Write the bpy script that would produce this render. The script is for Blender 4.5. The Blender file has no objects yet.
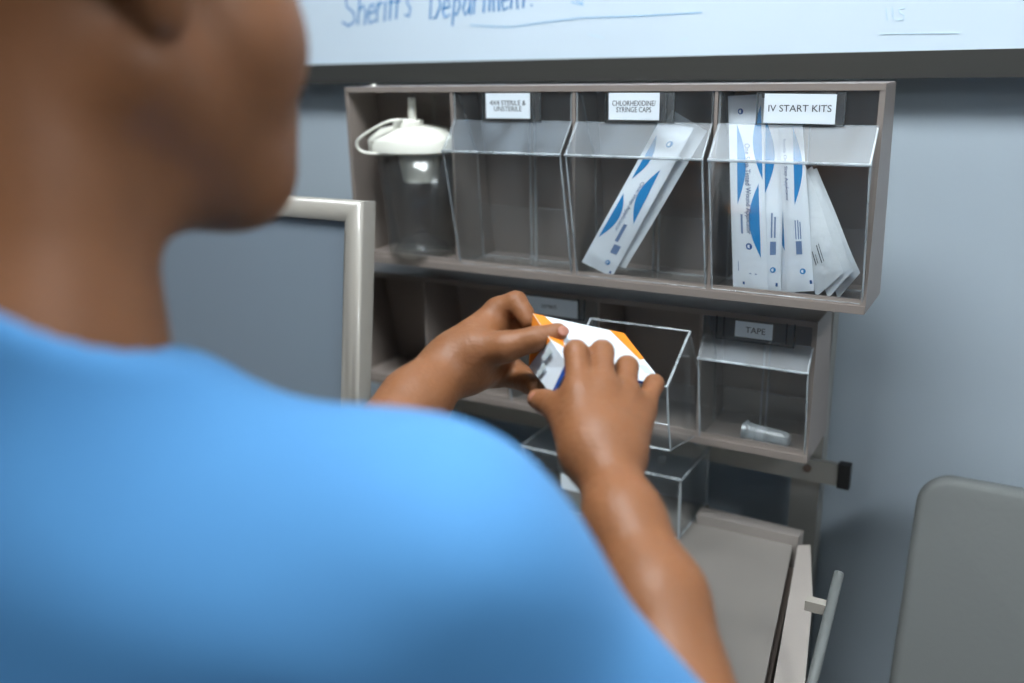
import bpy, bmesh, math, random
import numpy as np
from mathutils import Vector, Matrix
random.seed(4)
ZO = 1.30                      # height of the working origin above the floor
scene = bpy.context.scene
COL = scene.collection

# ------------------------------------------------------------------ camera (fitted)
CL = np.array([.7254, -.8696, .23214]); YAW, PIT, ROL, FPX = -.526, -.29852, -.0226, 911.9
FW = np.array([math.sin(YAW)*math.cos(PIT), math.cos(YAW)*math.cos(PIT), math.sin(PIT)])
_r = np.cross(FW, [0, 0, 1]); _r /= np.linalg.norm(_r); _u = np.cross(_r, FW)
RT = _r*math.cos(ROL)+_u*math.sin(ROL); UP = -_r*math.sin(ROL)+_u*math.cos(ROL)
def ray(px, py): return FW+RT*(px-512)/FPX-UP*(py-341.5)/FPX
def at(px, py, d): return CL+ray(px, py)*d
def on(px, py, ax, val):
    r = ray(px, py); i = 'xyz'.index(ax); return CL+r*(val-CL[i])/r[i]

# ------------------------------------------------------------------ materials
def srgb(r, g, b):
    f = lambda c: c/12.92 if c <= .04045 else ((c+.055)/1.055)**2.4
    return (f(r/255), f(g/255), f(b/255), 1)
def mat(name, col, rough=.5, metal=0, spec=.5, bump=0, bscale=200, var=0, vscale=8, coat=0, sheen=0, sss=0, em=None):
    m = bpy.data.materials.new(name); m.use_nodes = True
    nt = m.node_tree; b = nt.nodes['Principled BSDF']
    b.inputs['Base Color'].default_value = col; b.inputs['Roughness'].default_value = rough
    b.inputs['Metallic'].default_value = metal; b.inputs['Specular IOR Level'].default_value = spec
    b.inputs['Coat Weight'].default_value = coat; b.inputs['Sheen Weight'].default_value = sheen
    if sss:
        b.inputs['Subsurface Weight'].default_value = sss; b.inputs['Subsurface Radius'].default_value = (.6, .25, .12)
        b.inputs['Subsurface Scale'].default_value = .006
    if em: b.inputs['Emission Color'].default_value = col; b.inputs['Emission Strength'].default_value = em
    tc = nt.nodes.new('ShaderNodeTexCoord')
    if var:
        n = nt.nodes.new('ShaderNodeTexNoise'); n.inputs['Scale'].default_value = vscale; n.inputs['Detail'].default_value = 4
        nt.links.new(tc.outputs['Object'], n.inputs['Vector'])
        mp = nt.nodes.new('ShaderNodeMapRange'); mp.inputs['From Min'].default_value = .3; mp.inputs['From Max'].default_value = .7
        mp.inputs['To Min'].default_value = 1-var; mp.inputs['To Max'].default_value = 1+var
        nt.links.new(n.outputs['Fac'], mp.inputs['Value'])
        mx = nt.nodes.new('ShaderNodeVectorMath'); mx.operation = 'SCALE'; mx.inputs[0].default_value = col[:3]
        nt.links.new(mp.outputs['Result'], mx.inputs['Scale']); nt.links.new(mx.outputs['Vector'], b.inputs['Base Color'])
    if bump:
        n = nt.nodes.new('ShaderNodeTexNoise'); n.inputs['Scale'].default_value = bscale; n.inputs['Detail'].default_value = 3
        nt.links.new(tc.outputs['Object'], n.inputs['Vector'])
        bp = nt.nodes.new('ShaderNodeBump'); bp.inputs['Strength'].default_value = bump; bp.inputs['Distance'].default_value = .002
        nt.links.new(n.outputs['Fac'], bp.inputs['Height']); nt.links.new(bp.outputs['Normal'], b.inputs['Normal'])
    return m
def clear(name, tint=(.985, .99, .99), rough=.08, ior=1.45, haze=.014, hcol=(.75, .8, .84)):
    """clear moulded plastic sheet: see-through, fresnel gloss, faint scratched haze; on the lids it paints in reflected light"""
    m = bpy.data.materials.new(name); m.use_nodes = True; nt = m.node_tree
    nt.nodes.remove(nt.nodes['Principled BSDF']); out = nt.nodes['Material Output']
    tr = nt.nodes.new('ShaderNodeBsdfTransparent'); tr.inputs['Color'].default_value = (*tint, 1)
    df = nt.nodes.new('ShaderNodeBsdfDiffuse'); df.inputs['Color'].default_value = (*hcol, 1)
    gl = nt.nodes.new('ShaderNodeBsdfGlossy'); gl.inputs['Roughness'].default_value = rough
    lw_ = nt.nodes.new('ShaderNodeLayerWeight'); lw_.inputs['Blend'].default_value = .5
    pw = nt.nodes.new('ShaderNodeMath'); pw.operation = 'POWER'; pw.inputs[1].default_value = 5; nt.links.new(lw_.outputs['Facing'], pw.inputs[0])
    fr = nt.nodes.new('ShaderNodeMapRange'); f0 = ((ior-1)/(ior+1))**2; fr.inputs['To Min'].default_value = f0; fr.inputs['To Max'].default_value = .9
    nt.links.new(pw.outputs[0], fr.inputs['Value'])
    tc = nt.nodes.new('ShaderNodeTexCoord'); n = nt.nodes.new('ShaderNodeTexNoise'); n.inputs['Scale'].default_value = 35; n.inputs['Detail'].default_value = 5
    mp = nt.nodes.new('ShaderNodeMapping'); mp.inputs['Scale'].default_value = (1, 1, .35)
    nt.links.new(tc.outputs['Object'], mp.inputs['Vector']); nt.links.new(mp.outputs['Vector'], n.inputs['Vector'])
    mr = nt.nodes.new('ShaderNodeMapRange'); mr.inputs['From Min'].default_value = .35; mr.inputs['From Max'].default_value = .75
    mr.inputs['To Min'].default_value = haze*.6; mr.inputs['To Max'].default_value = haze*2
    nt.links.new(n.outputs['Fac'], mr.inputs['Value'])
    a = nt.nodes.new('ShaderNodeMixShader'); b = nt.nodes.new('ShaderNodeMixShader')
    nt.links.new(mr.outputs['Result'], a.inputs['Fac']); nt.links.new(tr.outputs[0], a.inputs[1]); nt.links.new(df.outputs[0], a.inputs[2])
    nt.links.new(fr.outputs[0], b.inputs['Fac']); nt.links.new(a.outputs[0], b.inputs[1]); nt.links.new(gl.outputs[0], b.inputs[2])
    nt.links.new(b.outputs[0], out.inputs['Surface'])
    return m
M = {}
M['wall'] = mat('wall_paint', srgb(174, 185, 194), .38, bump=.12, bscale=90, var=.03, vscale=3)
M['wall_plain'] = mat('side_wall_paint', srgb(128, 132, 136), .6)
M['ceiling'] = mat('ceiling_tile', srgb(235, 235, 232), .8, bump=.3, bscale=60)
M['floor'] = mat('vinyl_floor', srgb(98, 96, 92), .35, var=.1, vscale=6)
M['lamp'] = mat('lamp_diffuser', (.88, .955, 1, 1), .5, em=1)
M['board'] = mat('whiteboard_enamel', srgb(214, 228, 240), .22, var=.015, vscale=5)
M['black'] = mat('black_frame', srgb(64, 63, 60), .3, bump=.05)
M['marker'] = mat('blue_marker', srgb(60, 135, 195), .6)
M['marker_faint'] = mat('faded_blue_marker', srgb(150, 195, 228), .6)
M['marker_ghost'] = mat('ghost_marker', srgb(205, 226, 240), .5)
M['bin'] = mat('taupe_plastic', srgb(136, 125, 118), .38, bump=.05, bscale=260, var=.03)
M['clear'] = clear('clear_styrene')
M['lid'] = clear('clear_styrene_lid', rough=.42, haze=.05, hcol=(.66, .80, .94), ior=1.5)  # bluish haze colour stands in for ceiling light reflected on the slopes
M['edge'] = clear('clear_styrene_edge', tint=(.8, .83, .84), rough=.25, ior=1.9, haze=.30, hcol=(.85, .9, .93))
M['jar'] = clear('clear_canister', tint=(.96, .965, .96), rough=.16, haze=.012)
M['white'] = mat('white_plastic', srgb(232, 230, 218), .35)
M['label'] = mat('label_paper', srgb(226, 234, 240), .6)
M['label_grey'] = mat('grey_label_paper', srgb(222, 230, 236), .6)
M['ink'] = mat('label_ink', srgb(45, 50, 56), .7)
M['holder'] = clear('clear_label_holder', tint=(.92, .92, .91), rough=.15, haze=.03)
M['packet'] = mat('packet_paper', srgb(236, 243, 250), .32, bump=.5, bscale=60, coat=.3)
M['packet2'] = mat('crinkled_packet_film', srgb(222, 228, 232), .22, bump=.9, bscale=70, coat=.5)
M['pblue'] = mat('packet_blue', srgb(28, 132, 196), .4)
M['pink_'] = mat('packet_print_ink', srgb(110, 135, 175), .5)
M['pdark'] = mat('packet_dark_blue', srgb(30, 85, 150), .5)
M['steel'] = mat('painted_rail', srgb(150, 148, 142), .35, metal=.4)
M['bolt'] = mat('rusty_bolt', srgb(110, 92, 82), .5, metal=.5)
M['rubber'] = mat('black_rubber', srgb(22, 22, 22), .5)
M['cart'] = mat('cart_plastic', srgb(160, 151, 144), .3, var=.04, vscale=12, bump=.06, bscale=300)
M['cart_top'] = mat('cart_top_plastic', srgb(130, 124, 118), .18, var=.05, vscale=9)
M['cart_dark'] = mat('cart_dark_plastic', srgb(112, 100, 92), .45)
M['gap'] = mat('dark_seam', srgb(45, 38, 34), .6)
M['bezel'] = mat('monitor_bezel', srgb(160, 153, 143), .35, coat=.2)
M['screen'] = mat('switched_off_screen', srgb(120, 130, 140), .45, spec=.7)
M['vinyl'] = mat('grey_vinyl', srgb(104, 106, 104), .6, bump=.1, bscale=150)
M['metal'] = mat('dull_steel', srgb(150, 152, 152), .35, metal=.8)
M['skin'] = mat('brown_skin', srgb(130, 83, 51), .5, sss=.06, spec=.35, bump=.35, bscale=220, var=.07, vscale=28)
M['nail'] = mat('finger_nail', srgb(166, 112, 92), .35)
M['hair'] = mat('black_hair', srgb(28, 22, 19), .6, bump=.8, bscale=120)
M['scrub'] = mat('blue_scrub_cloth', srgb(78, 133, 182), .9, bump=.25, bscale=700, spec=.2, sheen=.05)
M['eye'] = mat('eye_white', srgb(230, 225, 218), .2)
M['shoe'] = mat('white_shoe', srgb(215, 215, 212), .5)
M['carton'] = mat('carton_white', srgb(222, 228, 234), .35)
M['orange'] = mat('carton_orange', srgb(240, 140, 40), .4)
M['navy'] = mat('carton_navy', srgb(18, 70, 150), .4)
M['cprint'] = mat('carton_grey_print', srgb(196, 206, 206), .45)
M['cable'] = mat('grey_cable', srgb(70, 72, 74), .5)

# ------------------------------------------------------------------ mesh helpers
def new(): return bmesh.new()
def fin(name, bm, mats, parent=None, smooth=False, bevel=0, label=None, cat=None, group=None, kind=None, seg=2, solid=0, auto=None):
    if bevel:
        es = [e for e in bm.edges if len(e.link_faces) == 2 and e.calc_face_angle(0) > .5]
        bmesh.ops.bevel(bm, geom=es, offset=bevel, segments=seg, affect='EDGES', profile=.5, clamp_overlap=True)
    bmesh.ops.recalc_face_normals(bm, faces=bm.faces)
    me = bpy.data.meshes.new(name); bm.to_mesh(me); bm.free()
    for m in (mats if isinstance(mats, (list, tuple)) else [mats]): me.materials.append(M[m])
    if smooth or auto:
        me.polygons.foreach_set('use_smooth', [True]*len(me.polygons))
        if auto: me.set_sharp_from_angle(angle=auto)
    o = bpy.data.objects.new(name, me); COL.objects.link(o)
    if parent: o.parent = parent; o.matrix_parent_inverse = parent.matrix_world.inverted()
    tag(o, label, cat, group, kind); return o
def tag(o, label=None, cat=None, group=None, kind=None):
    for k, v in (('label', label), ('category', cat), ('group', group), ('kind', kind)):
        if v: o[k] = v
    return o
def root(name, loc, label, cat, group=None):
    o = bpy.data.objects.new(name, None); COL.objects.link(o); o.location = loc; o.empty_display_size = .05
    bpy.context.view_layer.update()
    return tag(o, label, cat, group)
def hexa(bm, c, mi=0):
    v = [bm.verts.new(tuple(p)) for p in c]
    for f in ((0, 3, 2, 1), (4, 5, 6, 7), (0, 1, 5, 4), (1, 2, 6, 5), (2, 3, 7, 6), (3, 0, 4, 7)):
        bm.faces.new([v[i] for i in f]).material_index = mi
    return v
def box(bm, x0, x1, y0, y1, z0, z1, mi=0):
    return hexa(bm, [(x0, y0, z0), (x1, y0, z0), (x1, y1, z0), (x0, y1, z0), (x0, y0, z1), (x1, y0, z1), (x1, y1, z1), (x0, y1, z1)], mi)
def prism(bm, poly, x0, x1, mi=0, mie=None):
    """polygon in (y,z) extruded along x; mi the two big faces, mie the rim"""
    a = [bm.verts.new((x0, y, z)) for y, z in poly]; b = [bm.verts.new((x1, y, z)) for y, z in poly]
    n = len(poly); mie = mi if mie is None else mie
    bm.faces.new(a).material_index = mi; bm.faces.new(b[::-1]).material_index = mi
    for i in range(n): bm.faces.new([a[i], b[i], b[(i+1) % n], a[(i+1) % n]]).material_index = mie
def sheet(bm, q, n, t, mi=0, mie=None):
    """flat sheet: corners q, pushed t along n; thin rim gets mie"""
    n = Vector(n).normalized()*t; mie = mi if mie is None else mie
    a = [bm.verts.new(Vector(tuple(p))) for p in q]; b = [bm.verts.new(Vector(tuple(p))+n) for p in q]; k = len(q)
    bm.faces.new(a).material_index = mi; bm.faces.new(b[::-1]).material_index = mi
    for i in range(k): bm.faces.new([a[i], b[i], b[(i+1) % k], a[(i+1) % k]]).material_index = mie
def tube(bm, pts, r, seg=10, mi=0, cap=True, flat=None):
    pts = [Vector(tuple(p)) for p in pts]; n = len(pts); rs = r if isinstance(r, (list, tuple)) else [r]*n
    rings = []; prev = None
    for i, p in enumerate(pts):
        t = (pts[min(i+1, n-1)]-pts[max(i-1, 0)]).normalized()
        if prev is None: prev = t.orthogonal().normalized()
        s = (prev-t*prev.dot(t)).normalized(); prev = s; q = t.cross(s)
        ring = []
        for k in range(seg):
            a = 2*math.pi*k/seg; d = (s*math.cos(a)+q*math.sin(a))*rs[i]
            if flat is not None: d = d-flat*d.dot(flat)*.8
            ring.append(bm.verts.new(p+d))
        rings.append(ring)
    for i in range(n-1):
        for k in range(seg):
            bm.faces.new([rings[i][k], rings[i][(k+1) % seg], rings[i+1][(k+1) % seg], rings[i+1][k]]).material_index = mi
    if cap: bm.faces.new(rings[0][::-1]).material_index = mi; bm.faces.new(rings[-1]).material_index = mi
def lathe(bm, prof, c, seg=40, mi=0, sy=1):
    rings = []
    for r, z in prof:
        rings.append([bm.verts.new((c[0]+r*math.cos(2*math.pi*k/seg), c[1]+sy*r*math.sin(2*math.pi*k/seg), c[2]+z)) for k in range(seg)])
    for i in range(len(prof)-1):
        for k in range(seg): bm.faces.new([rings[i][k], rings[i][(k+1) % seg], rings[i+1][(k+1) % seg], rings[i+1][k]]).material_index = mi
    bm.faces.new(rings[0][::-1]).material_index = mi; bm.faces.new(rings[-1]).material_index = mi
def text(bm, s, size, mtx, mi, width=None, space=1.0):
    """lettering as real geometry, centred on the matrix origin, in its xy plane"""
    cu = bpy.data.curves.new('t', 'FONT'); cu.body = s; cu.size = size; cu.align_x = 'CENTER'; cu.align_y = 'CENTER'; cu.space_character = space
    cu.space_line = .85; cu.extrude = .00008; cu.resolution_u = 3
    ob = bpy.data.objects.new('t', cu); COL.objects.link(ob); dg = bpy.context.evaluated_depsgraph_get(); dg.update()
    me = bpy.data.meshes.new_from_object(ob.evaluated_get(dg)); bpy.data.objects.remove(ob); bpy.data.curves.remove(cu)
    xs = [v.co.x for v in me.vertices]; k = 1 if width is None else width/(max(xs)-min(xs)); ym = sum((min(v.co.y for v in me.vertices), max(v.co.y for v in me.vertices)))/2
    for v in me.vertices: v.co.x *= k; v.co.y -= ym
    me.transform(mtx); n0 = len(bm.faces); bm.from_mesh(me); bm.faces.ensure_lookup_table()
    for f in bm.faces[n0:]: f.material_index = mi
    bpy.data.meshes.remove(me)
def basis(o, x, y):
    x = Vector(tuple(x)).normalized(); y = Vector(tuple(y)); y = (y-x*y.dot(x)).normalized(); z = x.cross(y)
    m = Matrix((x, y, z)).transposed().to_4x4(); m.translation = Vector(tuple(o)); return m
FRONT = Matrix.Rotation(math.pi/2, 4, 'X')          # xy plane -> facing -y
def face_front(x, y, z): return Matrix.Translation((x, y, z)) @ FRONT

# ------------------------------------------------------------------ setting
WY = .20
def S(name, bm, m, **k): return fin(name, bm, m, kind='structure', **k)
X0, X1, Y0, H0, H1 = -1.5, 2.3, -3.0, -1.30, 1.22
b = new(); box(b, X0, X1, WY, WY+.1, H0, H1); S('wall_back', b, 'wall')
b = new(); box(b, X0-.1, X0, Y0, WY+.1, H0, H1); S('wall_left', b, 'wall_plain')
b = new(); box(b, X1, X1+.1, Y0, WY+.1, H0, H1); S('wall_right', b, 'wall_plain')
b = new(); box(b, X0-.1, X1+.1, Y0-.1, Y0, H0, H1); S('wall_front', b, 'wall_plain')
b = new(); box(b, X0-.1, X1+.1, Y0-.1, WY+.1, H0-.1, H0); S('floor', b, 'floor')
b = new(); box(b, X0-.1, X1+.1, Y0-.1, WY+.1, H1, H1+.1); S('ceiling', b, 'ceiling')
b = new(); box(b, X0, X1, WY-.012, WY, H0, H0+.1); S('baseboard_back', b, 'rubber')
def ceiling_lamp(x, y, sx, sy, e, label):
    r = root('ceiling_light', (x, y, H1), label, 'light', 'ceiling light panels')
    f = new()
    for a in ((x-sx/2-.02, x+sx/2+.02, y-sy/2-.02, y-sy/2), (x-sx/2-.02, x+sx/2+.02, y+sy/2, y+sy/2+.02), (x-sx/2-.02, x-sx/2, y-sy/2, y+sy/2), (x+sx/2, x+sx/2+.02, y-sy/2, y+sy/2)):
        box(f, *a, H1-.02, H1)
    fin('frame', f, 'white', r)
    d = new(); box(d, x-sx/2, x+sx/2, y-sy/2, y+sy/2, H1-.012, H1-.002)
    m = M['lamp'].copy(); m.name = 'lit_diffuser'; m.node_tree.nodes['Principled BSDF'].inputs['Emission Strength'].default_value = e; M['_l'] = m
    fin('diffuser', d, '_l', r)
LAMPS = [(.35, -.58, .60, .36, 36.0, 'lit ceiling panel above the bin cabinets'), (1.98, -.72, .3, .6, 44.0, 'lit ceiling panel above the exam table'),
         (.3, -1.9, 1.2, .6, 2.4, 'unseen fill panel added on the ceiling near the front wall')]  # last panel is an added fill light behind the camera
for a in LAMPS: ceiling_lamp(*a)

# ------------------------------------------------------------------ whiteboard
BZ = .2065
wb = root('whiteboard', (.35, WY, BZ), 'large whiteboard in a black frame with blue handwriting', 'whiteboard')
b = new(); box(b, -.75, 1.75, WY-.018, WY-.004, BZ+.02, BZ+.92); fin('writing_surface', b, 'board', wb)
FY = WY-.034
b = new()
box(b, -.775, 1.775, FY, WY-.001, BZ, BZ+.0265); box(b, -.775, 1.775, FY, WY-.001, BZ+.91, BZ+.94)
box(b, -.775, -.748, FY, WY-.001, BZ+.0265, BZ+.91); box(b, 1.748, 1.775, FY, WY-.001, BZ+.0265, BZ+.91)
fin('frame', b, 'black', wb, bevel=.002)
BY = WY-.0185
def bp(px, py): return on(px, py, 'y', BY)
nrm = Vector((0, 1, 0))
def strokes(lst, w, name, m):
    b = new()
    for s in lst:
        tube(b, [bp(*p) for p in s], w, 6, flat=nrm)
    fin(name, b, m, wb)
def ltr(ch, x, y, w, h):
    """hand-printed letters as strokes in a w x h box whose base-left is x,y (photo px, y down)"""
    G = {'S': [[(.9, -.85), (.6, -1), (.2, -.85), (.25, -.6), (.7, -.4), (.8, -.15), (.45, 0), (.05, -.12)]],
         'h': [[(.15, -1), (.1, 0)], [(.1, -.4), (.5, -.6), (.75, -.4), (.75, 0)]],
         'e': [[(.1, -.3), (.8, -.35), (.6, -.6), (.25, -.55), (.1, -.25), (.35, 0), (.85, -.1)]],
         'r': [[(.2, -.6), (.2, 0)], [(.2, -.4), (.5, -.62), (.8, -.55)]],
         'i': [[(.4, -.6), (.4, 0)], [(.42, -.85), (.44, -.8)]],
         'f': [[(.9, -.9), (.55, -1), (.4, -.7), (.38, 0)], [(.1, -.5), (.8, -.55)]],
         "'": [[(.5, -1), (.4, -.75)]],
         's': [[(.8, -.55), (.35, -.6), (.3, -.4), (.7, -.25), (.6, 0), (.1, -.05)]],
         'D': [[(.15, -1), (.15, 0), (.6, -.05), (.9, -.45), (.6, -.9), (.05, -1)]],
         'p': [[(.2, -.6), (.15, .3)], [(.2, -.5), (.6, -.62), (.8, -.35), (.5, -.05), (.2, -.1)]],
         'a': [[(.75, -.55), (.3, -.55), (.1, -.2), (.35, 0), (.7, -.2), (.78, -.55), (.85, 0)]],
         't': [[(.45, -.95), (.42, 0)], [(.1, -.6), (.8, -.65)]],
         'm': [[(.08, -.6), (.08, 0)], [(.1, -.45), (.35, -.6), (.45, 0)], [(.45, -.45), (.75, -.6), (.9, 0)]],
         'n': [[(.15, -.6), (.12, 0)], [(.15, -.45), (.55, -.6), (.8, 0)]],
         '.': [[(.4, -.06), (.5, -.02)]]}[ch]
    return [[(x+w*a+h*.06*(-c), y+h*c) for a, c in s] for s in G]
L = []
x, y = 341, 26
for ch, w in zip("Sheriff's", (17, 11, 9, 8, 5, 7, 7, 4, 9)): L += ltr(ch, x, y, w, 33); x += w*.92; y -= 1.2
strokes(L, .0015, 'handwritten_word', 'marker'); L = []
x, y = 428, 19
for ch, w in zip("Department.", (13, 10, 10, 10, 8, 8, 12, 9, 10, 8, 8)): L += ltr(ch, x, y, w, 31); x += w*1.02; y -= 1.25
strokes(L, .0015, 'handwritten_word', 'marker')
strokes([[(470, 25), (490, 26.5), (512, 27), (540, 23), (580, 18), (640, 16), (702, 12.5)]], .0007, 'underline_stroke', 'marker_faint')
strokes([[(572, -4), (583, 5)], [(571, 2), (583, 5), (582, -6)]], .0009, 'arrow_mark', 'marker_faint')
for q in ([(886, 8), (887, 20)], [(892, 7), (893, 19)], [(905, 8), (899, 9), (900, 13), (904, 15), (903, 20), (897, 20)]): strokes([q], .0009, 'faded_digit', 'marker_ghost')
for q in ([(588, 34), (604, 38)], [(680, 40), (688, 38)], [(880, 34), (960, 33)]): strokes([q], .0008, 'smudge', 'marker_ghost')

# ------------------------------------------------------------------ bin cabinets
def cabinet(name, x0, n, w, yf, zb, h, dt, db, label):
    """housing with n open cells of width w; front plane y=yf, bottom zb; sides deeper at the foot (db) than at the top (dt)"""
    r = root(name, (x0+n*w/2, yf, zb), label, 'cabinet', 'wall mounted bin cabinets')
    x1 = x0+n*w; b = new(); t = .0055
    for i in range(n+1):
        tt = .005 if i in (0, n) else .0032
        xa = x0 if i == 0 else (x1-tt if i == n else x0+i*w-tt/2)
        prism(b, [(yf, zb), (yf+db, zb), (yf+dt, zb+h), (yf, zb+h)], xa, xa+tt)
    e = .0005
    box(b, x0+e, x1-e, yf-.0006, yf+dt-e, zb+h-t, zb+h+.0004)
    box(b, x0+e, x1-e, yf-.0012, yf+db-e, zb-.0004, zb+.0075)
    prism(b, [(yf+db-.004, zb+e), (yf+db-e, zb+e), (yf+dt-e, zb+h-e), (yf+dt-.004, zb+h-e)], x0+e, x1-e)
    prism(b, [(yf-.0002, zb+e), (yf+.004, zb+e), (yf+.004, zb+.013), (yf+.0006, zb+.013)], x0+e, x1-e)   # low front lip
    fin('housing', b, 'bin', r)
    return r
def name_label(parent, x0, x1, z0, z1, y, s, size, grey=False, width=None, dx=0, dz=0, rot=0):
    b = new(); box(b, x0, x1, y-.0009, y-.0003, z0, z1, 0)
    if rot:
        for v in b.verts: v.co.z += (v.co.x-x0)*rot
    text(b, s, size, face_front((x0+x1)/2+dx, y-.0010, (z0+z1)/2+dz), 1, width)
    return fin('name_label', b, ['label_grey' if grey else 'label', 'ink'], parent)
def bin_at(cab, xa, xb, yf, zb, h, nose, prof=None):
    """tip-out bin: clear body with slanted lid and tapering front. Profile scaled from (y,z) fractions of h"""
    q = .0012; T = .0018
    A = (yf+.001, zb+.972*h); B = (yf+.001, zb+.825*h); Cn = (yf-nose, zb+.675*h); D = (yf+.0012, zb+.045*h); E = (yf+.052, zb+.04*h); G = (yf+.045, zb+.62*h); F2 = (yf+.012, zb+.95*h)
    b = new()
    for x in (xa, xb-T): prism(b, [A, B, Cn, D, E, G, F2], x, x+T, 0, 1)
    def panel(p, s, mi=0, x0=xa, x1=xb, n=None):
        d = Vector((0, s[0]-p[0], s[1]-p[1])); nn = Vector((0, -d.z, d.y)) if n is None else n
        sheet(b, [(x0, *p), (x1, *p), (x1, *s), (x0, *s)], nn, T, mi, 1)
    panel(A, B); panel(Cn, D); panel(D, E)
    panel(E, (E[0]-.001, E[1]+.3*h))
    # centre guide rib and side guide
    xm = (xa+xb)/2
    box(b, xm-.0035, xm-.0025, yf+.046, yf+.05, zb+.05*h, zb+.9*h, 1); box(b, xm+.0025, xm+.0035, yf+.046, yf+.05, zb+.05*h, zb+.9*h, 1)
    # front lower edge bead and left/right front verticals
    tube(b, [(xa, D[0], D[1]), (xb, D[0], D[1])], .0011, 6, 1)
    for x in (xa+.0008, xb-.0008): tube(b, [(x, Cn[0], Cn[1]), (x, D[0], D[1])], .0010, 6, 1)
    bo = fin('tip_out_bin', b, ['clear', 'edge'], cab)
    l = new()
    d = Vector((0, Cn[0]-B[0], Cn[1]-B[1]))
    sheet(l, [(xa, *B), (xb, *B), (xb-.0, Cn[0], Cn[1]), (xa, Cn[0], Cn[1])], Vector((0, -d.z, d.y)), -.0016, 0, 1)
    tube(l, [(xa-.0004, Cn[0]-.0006, Cn[1]), (xb+.0004, Cn[0]-.0006, Cn[1])], .0015, 8, 1)
    fin('slanted_lid', l, ['lid', 'edge'], bo)
    return bo
def holder(parent, x0, x1, z0, z1, y):
    b = new(); t = .0011
    for a in ((x0, x0+t, z0, z1), (x1-t, x1, z0, z1), (x0, x1, z0, z0+t), (x0+.008, x0+.0088, z0+.003, z1), (x1-.0088, x1-.008, z0+.003, z1)):
        box(b, a[0], a[1], y-.0026, y, a[2], a[3], 1)
    box(b, x0, x1, y-.0004, y, z0, z1, 0)
    fin('label_holder', b, ['holder', 'rubber_clear'], parent)
M['rubber_clear'] = clear('label_holder_edge', tint=(.55, .55, .54), rough=.2, haze=.06)

U = cabinet('bin_cabinet', 0, 4, .15, 0, 0, .2063, .056, .088, 'upper grey bin cabinet just below the whiteboard, holding a canister and packets')
U3 = []
for i in (1, 2, 3):
    U3.append(bin_at(U, i*.15+.0026, (i+1)*.15-.0026, 0, 0, .2063, .0255))
holder(U3[0], .1915, .2625, .1705, .1995, 0); name_label(U3[0], .1968, .2508, .1735, .1995, -.0028, '4X4 STERILE &\nUNSTERILE', .0072, width=.044)
holder(U3[1], .336, .409, .1705, .1995, 0); name_label(U3[1], .3408, .3945, .1735, .1995, -.0028, 'CHLORHEXIDINE/\nSYRINGE CAPS', .0072, width=.046)
holder(U3[2], .489, .568, .1705, .1995, 0); name_label(U3[2], .4965, .5602, .1725, .1985, -.0030, 'IV START KITS', .0086, width=.056, rot=-.012)
LX, LY, LZ, LH, LW = -.0486, .0397, -.1772, .1529, .12
Lo = cabinet('bin_cabinet', LX, 5, LW, LY, LZ, LH, .07, .096, 'lower grey bin cabinet above the cart, hung under the bin row with packets')
cb = bin_at(Lo, LX+2*LW+.0024, LX+3*LW-.0024, LY, LZ, LH, .015)
holder(cb, .207, .295, -.0535, -.0285, LY); name_label(cb, .2138, .2868, -.0513, -.0307, LY-.0028, 'OINTMENTS', .0062, True, width=.020)
eb = bin_at(Lo, LX+4*LW+.0024, LX+5*LW-.0024, LY, LZ, LH, .015)
holder(eb, .4480, .5300, -.0535, -.0285, LY); name_label(eb, .4690, .5079, -.0480, -.0312, LY-.0028, 'TAPE', .0092, True, width=.0205, dx=.002)
# the bin pulled out and tipped forward, in the cell between OINTMENTS and TAPE
b = new(); xa, xb = LX+3*LW+.0024, LX+4*LW-.0024
pf = [(.0115, -.0415), (-.053, -.082), (-.045, -.126), (-.037, -.1575), (.052, -.1735), (.062, -.12)]
for x in (xa, xb-.0018): prism(b, pf, x, x+.0018, 0, 1)
def tp(p, s, n): sheet(b, [(xa, *p), (xb, *p), (xb, *s), (xa, *s)], n, .0018, 0, 1)
tp(pf[1], pf[2], (0, 1, 0)); tp(pf[2], pf[3], (0, 1, 0)); tp(pf[3], pf[4], (0, 0, 1)); tp(pf[4], pf[5], (0, -1, 0))
for p in (pf[1], pf[2], pf[3], pf[0]): tube(b, [(xa, *p), (xb, *p)], .0010, 6, 1)
for p, s in ((pf[0], pf[1]), (pf[1], pf[2]), (pf[2], pf[3])):
    tube(b, [(xb, *p), (xb, *s)], .0011, 6, 1)
tube(b, [(xa+.03, -.02, -.1662), (xb-.012, -.02, -.1662)], .0012, 6, 1)
fin('tip_out_bin', b, ['clear', 'edge'], Lo, label='opened clear bin tipped forward')

# ------------------------------------------------------------------ suction canister
cx, cy, cz = .081, .027, .0078
can = root('suction_canister', (cx, cy, cz), 'white lidded clear suction canister standing in the leftmost cell of the upper cabinet', 'canister')
b = new(); lathe(b, [(.036, 0), (.0425, .002), (.043, .010), (.0425, .0125), (.045, .06), (.0515, .126)], (cx, cy, cz), 48, 0, .85)
lathe(b, [(.050, .125), (.0435, .0605), (.041, .0135), (.0405, .0035)], (cx, cy, cz), 48, 0, .85)
fin('jar', b, 'jar', can, smooth=True)
b = new(); lathe(b, [(.030, .0005), (.034, .004), (.030, .014), (.012, .024), (.004, .028)], (cx, cy, cz), 36)
fin('raised_base', b, 'jar', can, smooth=True)
b = new(); lathe(b, [(.054, .124), (.0580, .126), (.0580, .1380), (.0565, .1405), (.042, .1515), (.022, .155)], (cx-.003, cy, cz), 48, 0, .84)
lathe(b, [(.018, .15), (.018, .160), (.0165, .1615)], (cx-.002, cy-.012, cz), 28)
fin('lid', b, 'white', can, auto=.7)
b = new(); lathe(b, [(.005, .158), (.0052, .158), (.0046, .186), (.004, .1865)], (cx+.003, cy-.010, cz), 18)
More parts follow.
